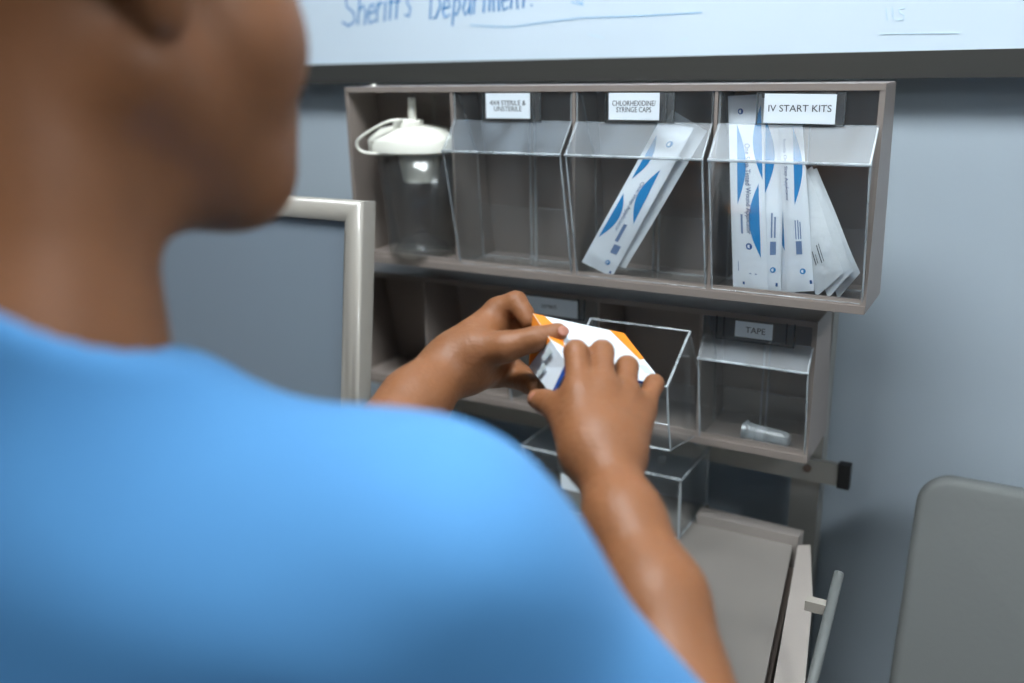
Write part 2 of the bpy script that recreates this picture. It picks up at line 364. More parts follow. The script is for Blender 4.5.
fin('port', b, 'white', can, auto=.7)
b = new(); lathe(b, [(.003, .15), (.0028, .190), (.0022, .1905)], (cx+.022, cy+.006, cz), 14); fin('port', b, 'jar', can, auto=.7, label='thin clear port')
b = new(); lathe(b, [(.019, .090), (.021, .091), (.0265, .124), (.0265, .126)], (cx+.008, cy-.006, cz), 30); fin('float_cup', b, 'white', can, auto=.7)
b = new(); hp = []
for px, py, yy in ((455-38, 121, .02), (393, 120.5, -.012), (375, 128, -.02), (360, 138, -.024), (357, 145, -.024), (361, 151, -.022), (372, 153.5, -.018), (392, 154, -.016)):
    hp.append(on(px, py, 'y', yy))
def smoothpath(P, n=6):
    P = [np.array(p) for p in P]; o = []
    for i in range(len(P)-1):
        p0, p1, p2, p3 = P[max(i-1, 0)], P[i], P[i+1], P[min(i+2, len(P)-1)]
        for k in range(n):
            t = k/n; o.append(.5*((2*p1)+(-p0+p2)*t+(2*p0-5*p1+4*p2-p3)*t*t+(-p0+3*p1-3*p2+p3)*t**3))
    o.append(P[-1]); return o
tube(b, smoothpath(hp), .0018, 10); fin('strap', b, 'white', can, smooth=True)

# ------------------------------------------------------------------ sterile packets
def packet(name, label, bl, br, tl, tr, th, mats, prints=(), group=None, wave=.0012, lead=.06, seed=0):
    """flat pouch from its four corners; prints are strips/patches in (u,v) with u across and v from the foot up"""
    bl, br, tl, tr = [Vector(tuple(p)) for p in (bl, br, tl, tr)]
    nrmv = (br-bl).cross(tl-bl).normalized()
    if nrmv.y > 0: nrmv = -nrmv
    rnd = random.Random(seed); ph = [rnd.random()*6 for _ in range(4)]
    def z(u, v, top=True):
        e = min(v/lead, (1-v)/lead, 1); e = max(e, 0)
        s = (math.sin(math.pi*min(max(u, 0), 1))**.6)*th*e*(1 if top else -.55)
        return s+wave*(math.sin(9*v+ph[0])*.6+math.sin(5*u+4*v+ph[1])*.3)+.0002*(1 if top else -1)
    def P(u, v, off=0, top=True):
        c = bl.lerp(br, u).lerp(tl.lerp(tr, u), v); return c+nrmv*(z(u, v, top)+off)
    b = new(); nu, nv = 10, 40
    for top in (True, False):
        g = [[b.verts.new(P(i/nu, j/nv, 0, top)) for i in range(nu+1)] for j in range(nv+1)]
        for j in range(nv):
            for i in range(nu): b.faces.new([g[j][i], g[j][i+1], g[j+1][i+1], g[j+1][i]])
        if top: G1 = g
        else:
            rim = lambda g: [g[0][i] for i in range(nu)]+[g[j][nu] for j in range(nv)]+[g[nv][i] for i in range(nu, 0, -1)]+[g[j][0] for j in range(nv, 0, -1)]
            a, c = rim(G1), rim(g)
            for i in range(len(a)): b.faces.new([a[i], a[(i+1) % len(a)], c[(i+1) % len(a)], c[i]])
    for kind, mi, *p in prints:
        if kind == 'leaf':          # (u0,v0)-(u1,v1) spine with a bow of w to the side
            u0, v0, u1, v1, w = p; n = 14; A = []; B = []
            for k in range(n+1):
                t = k/n; u = u0+(u1-u0)*t; v = v0+(v1-v0)*t
                A.append(b.verts.new(P(u, v, .0003))); B.append(b.verts.new(P(u+w*math.sin(math.pi*t), v, .0003)))
            for k in range(n): b.faces.new([A[k], B[k], B[k+1], A[k+1]]).material_index = mi
        elif kind == 'rect':
            u0, v0, u1, v1 = p; n = max(2, int(abs(v1-v0)*40)); A = [b.verts.new(P(u0, v0+(v1-v0)*k/n, .0003)) for k in range(n+1)]; B = [b.verts.new(P(u1, v0+(v1-v0)*k/n, .0003)) for k in range(n+1)]
            for k in range(n): b.faces.new([A[k], B[k], B[k+1], A[k+1]]).material_index = mi
        elif kind == 'dot':
            u0, v0, r = p; wd = (br-bl).length; hg = (tl-bl).length
            vs = [b.verts.new(P(u0+r/wd*math.cos(a*math.pi/8), v0+r/hg*math.sin(a*math.pi/8), .0004)) for a in range(16)]
            b.faces.new(vs).material_index = mi
            vs = [b.verts.new(P(u0+r*.55/wd*math.cos(a*math.pi/8), v0+r*.55/hg*math.sin(a*math.pi/8), .0006)) for a in range(3, 14)]
            b.faces.new(vs).material_index = 0
        elif kind == 'word':        # lettering running up the pouch, each glyph laid on the bulge
            s, u0, v0, v1, hgt = p; m0 = new(); text(m0, s, 1, Matrix(), 0)
            xs = [v.co.x for v in m0.verts]; ys = [v.co.y for v in m0.verts]; a0, a1, c0, c1 = min(xs), max(xs), min(ys), max(ys)
            mp = {}
            for v in m0.verts:
                tt = (v.co.x-a0)/(a1-a0); uu = u0+((v.co.y-c0)/(c1-c0)-.5)*hgt
                mp[v] = b.verts.new(P(uu, v1+(v0-v1)*tt, .0004+v.co.z*0))
            for f in m0.faces:
                try:
                    if len(set(mp[v] for v in f.verts)) > 2: b.faces.new([mp[v] for v in f.verts]).material_index = mi
                except ValueError: pass
            m0.free()
    me = fin(name, b, mats, None, label=label, cat='packet', group=group, auto=.9)
    return me
PM = ['packet', 'pblue', 'pink_', 'pdark']
# three cell prints
def py_(px, py, y): return on(px, py, 'y', y)
packet('sterile_packet', 'blue and white packet leaning diagonally in the chlorhexidine and syringe caps bin', py_(581.5, 262, .004), py_(612, 277, .004), py_(659, 122, .020), py_(694, 128, .020), .0022, PM,
       [('leaf', 1, .10, .20, .12, .52, .26), ('leaf', 1, .82, .36, .74, .72, -.27), ('leaf', 1, .12, .62, .14, .92, .22), ('dot', 1, .70, .075, .0026), ('dot', 1, .62, .88, .0035), ('rect', 2, .62, .14, .82, .20), ('rect', 2, .58, .22, .68, .34),
        ('word', 2, 'One Step Applicator', .46, .28, .62, .14), ('rect', 3, .86, .015, .92, .03)], wave=.0006, lead=.08)
packet('sterile_packet', 'blank white packet with its top corner showing behind the diagonal blue and white packet', py_(598, 262, .010), py_(626, 268, .010), py_(672, 110, .030), py_(707, 131, .030), .0018, ['packet2'], wave=.001, lead=.08, seed=3)
G4 = 'blue and white packets standing in the IV start kits bin'
packet('sterile_packet', 'leftmost standing blue and white packet in the IV start kits bin, with long blue lettering', py_(733, 288, .006), py_(768, 293, .006), py_(728, 96, .016), py_(762, 94, .016), .0022, PM,
       [('leaf', 1, .22, .45, .26, .86, .25), ('leaf', 1, .84, .18, .84, .56, -.30), ('leaf', 1, .95, .58, .97, .95, -.25), ('word', 3, 'One Step Tinted Wound Applicator', .52, .30, .76, .20), ('dot', 3, .52, .235, .0032), ('dot', 3, .38, .92, .0028),
        ('rect', 2, .30, .30, .36, .40), ('rect', 3, .30, .03, .36, .045), ('rect', 2, .5, .09, .56, .095), ('rect', 2, .66, .09, .72, .095), ('rect', 2, .18, .10, .20, .15)], G4, wave=.0006, seed=5)
packet('sterile_packet', 'second standing blue and white packet from the left in the IV start kits bin', py_(755, 292, .010), py_(781, 292, .010), py_(757, 98, .020), py_(785, 98, .020), .0022, PM,
       [('leaf', 1, .36, .52, .34, .90, .34), ('leaf', 1, .12, .20, .10, .52, .22), ('dot', 1, .70, .12, .0028), ('rect', 2, .58, .20, .80, .27), ('rect', 2, .60, .29, .66, .42), ('rect', 2, .72, .29, .78, .40), ('rect', 3, .80, .03, .88, .05)], G4, wave=.0005, seed=6)
packet('sterile_packet', 'third standing blue and white packet from the left in the IV start kits bin', py_(771, 294, .014), py_(795, 295, .014), py_(772, 98, .024), py_(798, 98, .024), .0022, PM,
       [('leaf', 1, .62, .22, .60, .58, -.40), ('leaf', 1, .74, .55, .60, .93, -.44), ('word', 2, 'One Step', .72, .62, .86, .14), ('rect', 2, .2, .1, .8, .14)], G4, wave=.0005, seed=7)
packet('sterile_packet', 'rightmost standing blue and white packet, overlapping the plain crinkled packets', py_(787, 292, .007), py_(814, 291, .007), py_(777, 99, .018), py_(801, 99, .018), .0024, PM,
       [('leaf', 1, .50, .46, .62, .86, .34), ('word', 3, 'Sterile One Step Applicator', .22, .48, .80, .17), ('dot', 1, .66, .11, .0028), ('rect', 2, .46, .20, .68, .27), ('rect', 2, .46, .28, .50, .38), ('rect', 2, .56, .28, .60, .38), ('rect', 2, .64, .28, .68, .37), ('rect', 3, .88, .04, .96, .06)], G4, wave=.0006, seed=8)
G5 = 'plain crinkled packets fanned out at the right of the IV start kits bin'
for i, (a, c, tl, tr, lb) in enumerate((((816, 297), (843, 273), (785, 182), (806, 166), 'nearest'), ((828, 298.5), (853, 271.5), (792, 180), (812, 166), 'middle'), ((838, 299), (860, 273), (798, 176), (817, 168), 'farthest right'))):
    y = .009+.004*i
    packet('gauze_packet', {'nearest': 'plain crinkled packet touching the rightmost blue and white packet', 'middle': 'plain crinkled packet in the middle of the fan at the right of the bin', 'farthest right': 'plain crinkled packet with its corner sticking out farthest towards the cabinet side'}[lb],
           py_(*a, y), py_(*c, y), py_(*tl, y+.012), py_(*tr, y+.012), .0018, ['packet2', 'ink'], [('rect', 1, .30, .22, .33, .34), ('rect', 1, .38, .22, .40, .30), ('rect', 1, .5, .2, .53, .36), ('rect', 1, .58, .2, .6, .36)] if i == 0 else [], G5, wave=.0016, lead=.1, seed=20+i)

# little clear tube lying in the TAPE bin
b = new(); p0, p1 = on(744, 434, 'y', .058), on(789, 446, 'y', .052)
p0[2] = p1[2] = LZ+.0165
tube(b, [p0, p0+(p1-p0)*.08, p0+(p1-p0)*.9, p1], [.010, .0095, .0085, .006], 18)
fl = p0+(p1-p0)*.02; tube(b, [fl, fl+(p1-p0)*.03], .0115, 18)
fin('plastic_tube', b, 'edge', None, smooth=False, label='small clear plastic tube lying in the bin marked tape', cat='tube')

# ------------------------------------------------------------------ mounting stand: poles, rail
st = root('mounting_stand', (.5, .155, H0), 'grey metal stand of poles and rails carrying both bin cabinets', 'stand')
for x in (.531, .02):
    b = new(); box(b, x-.0165, x+.0165, .146, .176, H0+.0305, .19); fin('pole', b, 'steel', st, bevel=.003)
b = new(); box(b, -.05, .5675, .1375, .1455, -.243, -.2165); rl = fin('rail', b, 'steel', st, bevel=.002)
b = new(); box(b, .5675, .581, .1355, .1475, -.2445, -.2150); fin('end_cap', b, 'rubber', rl, bevel=.003)
b = new(); tube(b, [(.5335, .1380, -.2275), (.5335, .1355, -.2275)], .0048, 14); fin('bolt', b, 'bolt', rl)
for z in (-.115, .12):
    b = new(); box(b, -.04, .54, .1375, .1455, z-.013, z+.013); fin('rail', b, 'steel', st, bevel=.002)
for x in (.1, .45):
    b = new(); box(b, x-.02, x+.02, .071, .137, .112, .128); fin('hook_bracket', b, 'steel', st)
b = new(); box(b, .0, .56, .05, .28, H0, H0+.03) if False else box(b, -.02, .57, .10, .19, H0, H0+.03); fin('base', b, 'steel', st, bevel=.004)

# ------------------------------------------------------------------ cart
CZ = -.300; FYC = -.36
cart = root('medical_cart', (.15, -.15, H0), 'beige plastic medical cart below the bin cabinets with a raised rim', 'cart')
def slab(b, pts, z0, z1, mi=0):
    n = len(pts); a = [b.verts.new((x, y, z0)) for x, y in pts]; c = [b.verts.new((x, y, z1)) for x, y in pts]
    b.faces.new(a[::-1]).material_index = mi; b.faces.new(c).material_index = mi
    for i in range(n): b.faces.new([a[i], a[(i+1) % n], c[(i+1) % n], c[i]]).material_index = mi
sl = .139/.99
def xr(y, off=0): return .5345+off+(.084-y)*sl
b = new(); slab(b, [(-.30, .1345), (.4205, .1345), (.4205, .0815), (xr(.0815), .0815), (xr(FYC), FYC), (-.30, FYC)], CZ-.02, CZ); fin('top_panel', b, 'cart_top', cart, bevel=.002)
b = new(); slab(b, [(.4215, .082), (xr(.084, .006), .082), (xr(.1, .01), .100), (.4215, .104)], CZ-.05, CZ+.012); fin('back_rim', b, 'cart', cart, bevel=.005, seg=3)
b = new(); slab(b, [(xr(.078, .006), .078), (xr(.078, .018), .086), (xr(-.02, .030), -.02), (xr(FYC, .040), FYC), (xr(FYC, .010), FYC)], CZ-.06, CZ+.004); fin('side_rim', b, 'cart', cart, bevel=.003)
b = new(); slab(b, [(-.31, .08), (-.33, .08), (-.345, FYC), (-.31, FYC)], CZ-.06, CZ+.004); fin('side_rim', b, 'cart', cart, bevel=.003)
b = new(); slab(b, [(-.29, .07), (xr(.07, .004), .07), (xr(FYC, .0), FYC+.012), (-.29, FYC+.012)], H0+.12, CZ-.021); fin('body', b, 'cart_dark', cart, bevel=.004)
b = new(); slab(b, [(xr(.07, .006), .08), (xr(.07, .012), .08), (xr(FYC, .034), FYC), (xr(FYC, .006), FYC)], H0+.14, CZ-.061); fin('side_panel', b, 'cart_dark', cart)
for i, (z0, z1) in enumerate(((-.44, -.33), (-.58, -.45), (-.76, -.59), (-1.14, -.77))):
    b = new(); box(b, -.27, .575, FYC-.008, FYC+.012, z0, z1); dr = fin('drawer', b, 'cart', cart, bevel=.004)
    b = new(); tube(b, [(.05, FYC-.008, z1-.03), (.05, FYC-.03, z1-.03), (.25, FYC-.03, z1-.03), (.25, FYC-.008, z1-.03)], .005, 8); fin('handle', b, 'metal', dr)
for x in (-.22, .48):
    for y in (-.29, .02):
        b = new(); tube(b, [(x-.015, y, H0+.05), (x+.015, y, H0+.05)], .05, 24); w = fin('caster', b, 'rubber', cart, bevel=.004)
        b = new(); box(b, x-.022, x+.022, y-.02, y+.02, H0+.098, H0+.125); fin('fork', b, 'metal', w)
b = new()
h0, h1 = on(839, 573, 'x', .612), on(812, 683, 'x', .612)
h0 = np.array(h0); h1 = np.array(h1)
tube(b, [h0+(h0-h1)*.0, h1, h1+(h1-h0)*.9], .0046, 14); hr = fin('push_handle', b, 'vinyl', cart, smooth=True)
b = new(); c0 = h0+(h1-h0)*.30; box(b, c0[0]-.022, c0[0]-.002, c0[1]-.005, c0[1]+.005, c0[2]-.010, c0[2]+.000); fin('handle_bracket', b, 'bezel', hr, bevel=.002)

# ------------------------------------------------------------------ clear box on the cart
BX0, BX1, BY0, BY1, BZ0, BZ1 = .212, .4165, .034, .133, CZ+.0005, -.2245
BY1 = .1325
cbx = root('clear_box', ((BX0+BX1)/2, .06, BZ0), 'clear acrylic box with a knobbed lid on the cart below the opened bin', 'box')
b = new(); t = .0028
box(b, BX0, BX1, BY0, BY0+t, BZ0, BZ1); box(b, BX0, BX1, BY1-t, BY1, BZ0, BZ1); box(b, BX0, BX0+t, BY0, BY1, BZ0, BZ1); box(b, BX1-t, BX1, BY0, BY1, BZ0, BZ1); box(b, BX0, BX1, BY0, BY1, BZ0, BZ0+t)
for x, y in ((BX0, BY0), (BX1, BY0), (BX1, BY1), (BX0, BY1)): tube(b, [(x, y, BZ0), (x, y, BZ1)], .0016, 6, 1)
for z in (BZ0+.001,): tube(b, [(BX0, BY0, z), (BX1, BY0, z), (BX1, BY1, z)], .0016, 6, 1)
fin('box_body', b, ['clear', 'edge'], cbx)
b = new(); ly = .1335
sheet(b, [(BX0-.002, BY0-.002, BZ1), (BX1+.002, BY0-.002, BZ1), (BX1+.002, BY1+.002, BZ1), (BX0-.002, BY1+.002, BZ1)], (0, 0, 1), .003, 0, 1)
tube(b, [(BX0, BY0-.002, BZ1+.0015), (BX1+.002, BY0-.002, BZ1+.0015), (BX1+.002, BY1, BZ1+.0015)], .0018, 6, 1)
ld = fin('lid', b, ['clear', 'edge'], cbx)
b = new(); lathe(b, [(.0035, 0), (.003, .004), (.005, .006), (.0045, .010), (.002, .0115)], (.385, .058, BZ1+.003), 16); fin('knob', b, 'holder', ld, smooth=True)
b = new(); lathe(b, [(.0035, 0), (.003, .004), (.005, .006), (.0045, .010), (.002, .0115)], (.262, .040, BZ1+.003), 16); fin('knob', b, 'edge', ld, smooth=True)
b = new(); q = on(566, 482, 'y', BY0-.001); box(b, q[0]-.007, q[0]+.02, BY0-.0012, BY0-.0004, q[2]-.010, q[2]+.010); fin('blank_label', b, 'label', cbx)
b = new(); q = on(553, 502, 'y', BY0-.002); box(b, q[0]-.018, q[0]+.012, BY0-.008, BY0-.0005, q[2]-.006, q[2]+.006); fin('latch', b, 'edge', cbx, bevel=.002)

# ------------------------------------------------------------------ monitor on the cart
ex = Vector((1, 0, 0)); eu = Vector((0, .148, .989)); en = Vector((0, -.989, .148))
TR = Vector(tuple(at(362, 201, .90)))
mw, mh, bz = .42, .325, .0215
ctr = TR-ex*mw/2-eu*mh/2
mo = root('display_monitor', (ctr.x, ctr.y+.03, CZ), 'beige framed monitor with a blank grey screen standing on the cart', 'monitor')
MB = Matrix((ex, eu, en)).transposed().to_4x4(); MB.translation = TR-ex*mw
def mb_(b):
    for v in b.verts: v.co = MB @ v.co
b = new(); d = .022
def frame_ring(b, x0, x1, y0, y1, w, z0, z1):
    def ring(i, z): return [b.verts.new((x0+i, y0+i, z)), b.verts.new((x1-i, y0+i, z)), b.verts.new((x1-i, y1-i, z)), b.verts.new((x0+i, y1-i, z))]
    pr_ = [(0, z0), (0, z1-.008), (.002, z1-.003), (.006, z1), (w-.006, z1), (w, z1-.004), (w, z1-.009)]
    rs = [ring(i, z) for i, z in pr_]
    for a, c in zip(rs, rs[1:]):
        for k in range(4): b.faces.new([a[k], a[(k+1) % 4], c[(k+1) % 4], c[k]])
    b.faces.new(rs[0][::-1])
frame_ring(b, 0, mw, -mh, 0, bz, -d, .004); mb_(b); fin('bezel', b, 'bezel', mo, auto=.9)
b = new(); box(b, bz-.001, mw-bz+.001, -mh+bz-.001, -bz+.001, -.012, -.0045); mb_(b); fin('screen', b, 'screen', mo)
b = new(); box(b, .06, mw-.06, -mh+.05, -.05, -d-.025, -d); mb_(b); fin('rear_cover', b, 'bezel', mo, bevel=.008)
b = new(); fx, fy = ctr.x, ctr.y
box(b, fx-.03, fx+.03, fy+.045, fy+.062, CZ+.008, ctr.z-.02); box(b, fx-.11, fx+.11, fy-.05, fy+.10, CZ+.0005, CZ+.012); fin('foot', b, 'bezel', mo, bevel=.003)
# cable on the wall behind it
b = new(); tube(b, smoothpath([on(286, 120, 'y', WY-.004), on(285, 160, 'y', WY-.004), on(285.5, 195, 'y', WY-.004), on(287, 300, 'y', WY-.004), on(284, 420, 'y', WY-.004), (-.33, WY-.0145, -.9), (-.33, WY-.0145, H0+.002)]), .0018, 8)
fin('cable', b, 'cable', None, smooth=True, label='thin dark cable running down the wall beside the face', cat='cable')
# tiny white screw head above the cabinet
b = new(); lathe(b, [(.0035, 0), (.003, .0018), (.001, .0022)], (0, 0, 0), 16); 
q = on(374, 84.5, 'y', .03)
for v in b.verts: v.co += Vector((q[0], q[1], .2070))
fin('bumper', b, 'white', U)

# ------------------------------------------------------------------ exam table
et = root('exam_table', (.96, -.25, H0), 'grey padded exam table with its backrest raised beside the cart', 'exam table')
bu = Vector((0, .36, .933)).normalized(); bn = Vector((0, -bu.z, bu.y))
tl_ = Vector(tuple(on(920, 471, 'y', .105)))
b = new(); bmesh.ops.create_cube(b, size=1); wE, hE, tE = .62, .66, .055
for v in b.verts: v.co = Vector(((v.co.x+.5)*wE, (v.co.y-.5)*hE, (v.co.z-.5)*tE))
vert = [e for e in b.edges if abs((e.verts[0].co-e.verts[1].co).normalized().z) > .9 and e.verts[0].co.y > -.01]
bmesh.ops.bevel(b, geom=vert, offset=.032, segments=8, affect='EDGES', profile=.5)
rim = [e for e in b.edges if len(e.link_faces) == 2 and e.calc_face_angle(0) > 1]
bmesh.ops.bevel(b, geom=rim, offset=.010, segments=4, affect='EDGES', profile=.5)
EM = Matrix((ex, bu, bn)).transposed().to_4x4(); EM.translation = tl_
for v in b.verts: v.co = EM @ v.co
fin('backrest', b, 'vinyl', et, smooth=True)
b = new(); zc = tl_.z-hE*bu.z; yb = tl_.y-hE*bu.y
box(b, tl_.x-.005, tl_.x+wE, -1.45, yb-.02, zc-.03, zc+.035); fin('seat_cushion', b, 'vinyl', et, bevel=.016, seg=4)
b = new(); box(b, tl_.x+.03, tl_.x+wE-.03, -1.35, yb+.05, H0+.08, zc-.031); fin('base', b, 'bezel', et, bevel=.006)
b = new(); box(b, tl_.x+.06, tl_.x+wE-.06, -1.30, yb+.02, H0, H0+.08); fin('plinth', b, 'gap', et)
for x in (tl_.x+.05, tl_.x+wE-.05):
    b = new(); tube(b, [(x, tl_.y-.15, tl_.z-.30), (x, yb+.03, zc-.05)], .012, 12); fin('support_arm', b, 'metal', et, smooth=True)

# ------------------------------------------------------------------ implicit surfaces for the person
class SD:
    """signed distance pieces with smooth unions, polygonised block by block (surface nets)"""
    @staticmethod
    def cone(a, b, r1, r2):
        a = np.array(a, float); b = np.array(b, float); ba = b-a; l2 = ba@ba; rr = r1-r2; a2 = l2-rr*rr; il2 = 1/l2
        c = (a+b)/2; R = math.sqrt(l2)/2+max(r1, r2)
        def f(P):
            pa = P-a; y = pa@ba; z = y-l2; v = pa*l2-y[:, None]*ba; x2 = (v*v).sum(1); y2 = y*y*l2; z2 = z*z*l2
            k = np.sign(rr)*rr*rr*x2
            d = (np.sqrt(x2*a2*il2)+y*rr)*il2-r1
            d = np.where(np.sign(y)*a2*y2 < k, np.sqrt(x2+y2)*il2-r1, d)
            return np.where(np.sign(z)*a2*z2 > k, np.sqrt(x2+z2)*il2-r2, d)
        return f, c, R
    @staticmethod
    def ell(c, r, B=None):
        c = np.array(c, float); r = np.array(r, float); B = np.eye(3) if B is None else np.array(B, float)   # rows = axes
        def f(P):
            q = (P-c)@B.T; k0 = np.sqrt(((q/r)**2).sum(1)); k1 = np.sqrt(((q/r**2)**2).sum(1))+1e-9
            return np.where(k0 < 1e-6, -r.min(), k0*(k0-1)/k1)
        return f, c, r.max()
def smin(a, b, k):
    h = np.maximum(k-np.abs(a-b), 0)/k; return np.minimum(a, b)-h*h*k*.25
def smax(a, b, k): return -smin(-a, -b, k)
class Grp:
    def __init__(s, prims, k): s.p = prims; s.k = k
    def ev(s, P, c, rad):
        d = None
        for f, pc, pr in s.p:
            if np.linalg.norm(pc-c)-pr > rad+.09: continue
            v = f(P); d = v if d is None else smin(d, v, s.k)
        return d
def nets(fn, lo, hi, h, name):
    """fn(P, centre, radius)->distance; returns a mesh with ~h sized quads"""
    N = 12; lo = np.array(lo); n = np.ceil((np.array(hi)-lo)/(h*N)).astype(int)
    V = {}; quads = []; off = np.array([[i, j, k] for i in (0, 1) for j in (0, 1) for k in (0, 1)])
    g = np.arange(N+1); gi = np.stack(np.meshgrid(g, g, g, indexing='ij'), -1).reshape(-1, 3)
    rad = N*h*.87; keys = []; poss = []; Q = []
    BIG = np.int64(1 << 20)
    def key(a): return (a[..., 0].astype(np.int64)*BIG+a[..., 1])*BIG+a[..., 2]
    cents = np.stack(np.meshgrid(*[np.arange(m) for m in n], indexing='ij'), -1).reshape(-1, 3)
    for bi in cents:
        c = lo+(bi+.5)*N*h
        d0 = fn(c[None], c, rad)
        if d0 is None or d0[0] > rad*1.35+.004 or d0[0] < -rad*1.35-.04: continue
        base = bi*N; P = lo+(base+gi)*h
        d = fn(P, c, rad)
        if d is None: continue
        D = d.reshape(N+1, N+1, N+1); s = D < 0
        if s.all() or not s.any(): continue
        acc = np.zeros((N, N, N, 3)); cnt = np.zeros((N, N, N))
        cg = np.stack(np.meshgrid(*[np.arange(N)]*3, indexing='ij'), -1).astype(float)
        for ax in range(3):
            o1, o2 = [a for a in range(3) if a != ax]
            A = np.moveaxis(D, ax, 0); a, bb = A[:-1], A[1:]; cr = (a < 0) != (bb < 0); t = np.where(cr, a/(a-bb+1e-20), 0)
            for i in (0, 1):
                for j in (0, 1):
                    sl_ = (slice(None), slice(i, N+i), slice(j, N+j))
                    crs = np.moveaxis(cr[sl_], 0, ax); ts = np.moveaxis(t[sl_], 0, ax)
                    pos = cg.copy(); pos[..., ax] += ts; pos[..., o1] += i; pos[..., o2] += j
                    acc += pos*crs[..., None]; cnt += crs
            # quads of the crossing edges owned by this block
            e = np.argwhere(cr[:, :N, :N]); 
            if len(e):
                E = np.zeros_like(e); E[:, ax] = e[:, 0]; E[:, o1] = e[:, 1]; E[:, o2] = e[:, 2]
                sg = a[e[:, 0], e[:, 1], e[:, 2]] < 0; G = E+base+1
                u = np.zeros(3, int); u[o1] = 1; w = np.zeros(3, int); w[o2] = 1
                q = np.stack([key(G-u-w), key(G-w), key(G), key(G-u)], 1)
                if ax == 1: sg = ~sg
                q[~sg] = q[~sg][:, ::-1]; Q.append(q)
        m = cnt > 0; idx = np.argwhere(m); keys.append(key(idx+base+1)); poss.append(lo+(base+acc[m]/cnt[m][:, None])*h)
    K = np.concatenate(keys); Pp = np.concatenate(poss); Qa = np.concatenate(Q)
    Ks, ui = np.unique(K, return_index=True); Pp = Pp[ui]; ix = np.searchsorted(Ks, Qa); ix = np.clip(ix, 0, len(Ks)-1)
    ok = (Ks[ix] == Qa).all(1); ix = ix[ok]
    me = bpy.data.meshes.new(name); me.vertices.add(len(Pp)); me.vertices.foreach_set('co', Pp.ravel())
    me.loops.add(ix.size); me.loops.foreach_set('vertex_index', ix.ravel()); me.polygons.add(len(ix))
    me.polygons.foreach_set('loop_start', np.arange(len(ix))*4); me.polygons.foreach_set('loop_total', np.full(len(ix), 4))
    me.update(calc_edges=True); me.validate(); me.polygons.foreach_set('use_smooth', [True]*len(me.polygons))
    return me
def link(name, me, m, parent=None, smooth_it=0, **k):
    bm = new(); bm.from_mesh(me)
    for _ in range(smooth_it): bmesh.ops.smooth_vert(bm, verts=bm.verts, factor=.5, use_axis_x=True, use_axis_y=True, use_axis_z=True)
    bm.to_mesh(me); bm.free()
    me.materials.append(M[m]); o = bpy.data.objects.new(name, me); COL.objects.link(o)
    if parent: o.parent = parent; o.matrix_parent_inverse = parent.matrix_world.inverted()
    return tag(o, **k)

#PERSON
cone, ell = SD.cone, SD.ell
def chain(pts, rs): return [cone(pts[i], pts[i+1], rs[i], rs[i+1]) for i in range(len(pts)-1)]

# carton: measured corners
CA, CB, CC, CF = np.array([.3733, -.2276, .0309]), np.array([.4231, -.1515, -.0003]), np.array([.4796, -.1986, -.0247]), np.array([.4298, -.2746, .0066])
CE, CG = np.array([.4172, -.2767, -.0187]), np.array([.4670, -.2007, -.0500])
CD = at(529, 367, .762); CH = CD+(CG-CE)
cn = np.cross(CB-CA, CF-CA); cn /= np.linalg.norm(cn)
if cn[2] < 0: cn = -cn
def ctop(a, b_, off=0): return CA+(CB-CA)*a+(CF-CA)*b_+cn*off       # a along A->B, b toward the viewer edge

# ---- right hand (dorsum towards the camera)
rw = at(605, 462, .640)
# knuckles (MCP), middle joints (PIP), end joints, tips
RH = {
 'index': [at(579, 392, .668), at(576, 352, .694), at(575, 350, .716), ],
 'middle': [at(603, 389, .672), at(602, 352, .702), at(601, 352, .725)],
 'ring': [at(625, 397, .680), at(627, 367, .712), at(626, 368, .735)],
 'little': [at(643, 410, .688), at(654, 384, .715), at(652, 389, .738)],
}
R_r = {'index': (.0098, .0094, .0085), 'middle': (.0098, .0094, .0085), 'ring': (.0094, .0090, .0080), 'little': (.0084, .0078, .0070)}
relb = at(715, 830, .47)
rfore = chain([rw, at(624, 520, .60), at(657, 600, .555), relb], [.0200, .0242, .0285, .036])
def flat_el(c, ax1, ax2, r):
    a = np.array(ax1)/np.linalg.norm(ax1); b_ = np.array(ax2)-a*(np.array(ax2)@a); b_ /= np.linalg.norm(b_); return ell(c, r, [a, b_, np.cross(a, b_)])
rpalm = []
for k, rr in (('index', .0135), ('middle', .0135), ('ring', .0130), ('little', .0120)):
    m = RH[k][0]; w = rw+(m-rw)*.12+(RT*{'index': -.014, 'middle': -.004, 'ring': .005, 'little': .009}[k])
    rpalm.append(cone(w+FW*.004, m+FW*.006, .0155, rr-.0022))
rpalm.append(cone(at(590, 440, .652), at(572, 412, .672), .019, .013))
for k, o in (('index', -.010), ('middle', -.003), ('ring', .004), ('little', .009)):
    m = RH[k][0]; rpalm.append(cone(rw+(m-rw)*.30+RT*o-FW*.0105, m-FW*.0045, .0030, .0042))
rpalm.append(cone(rw, at(606, 440, .648), .0205, .018))
rthumb = chain([at(578, 430, .662), at(558, 408, .682), at(546, 402, .694), at(537, 399, .702)], [.0150, .0112, .0092, .0080])
rf = [chain(RH[k], R_r[k]) for k in RH]
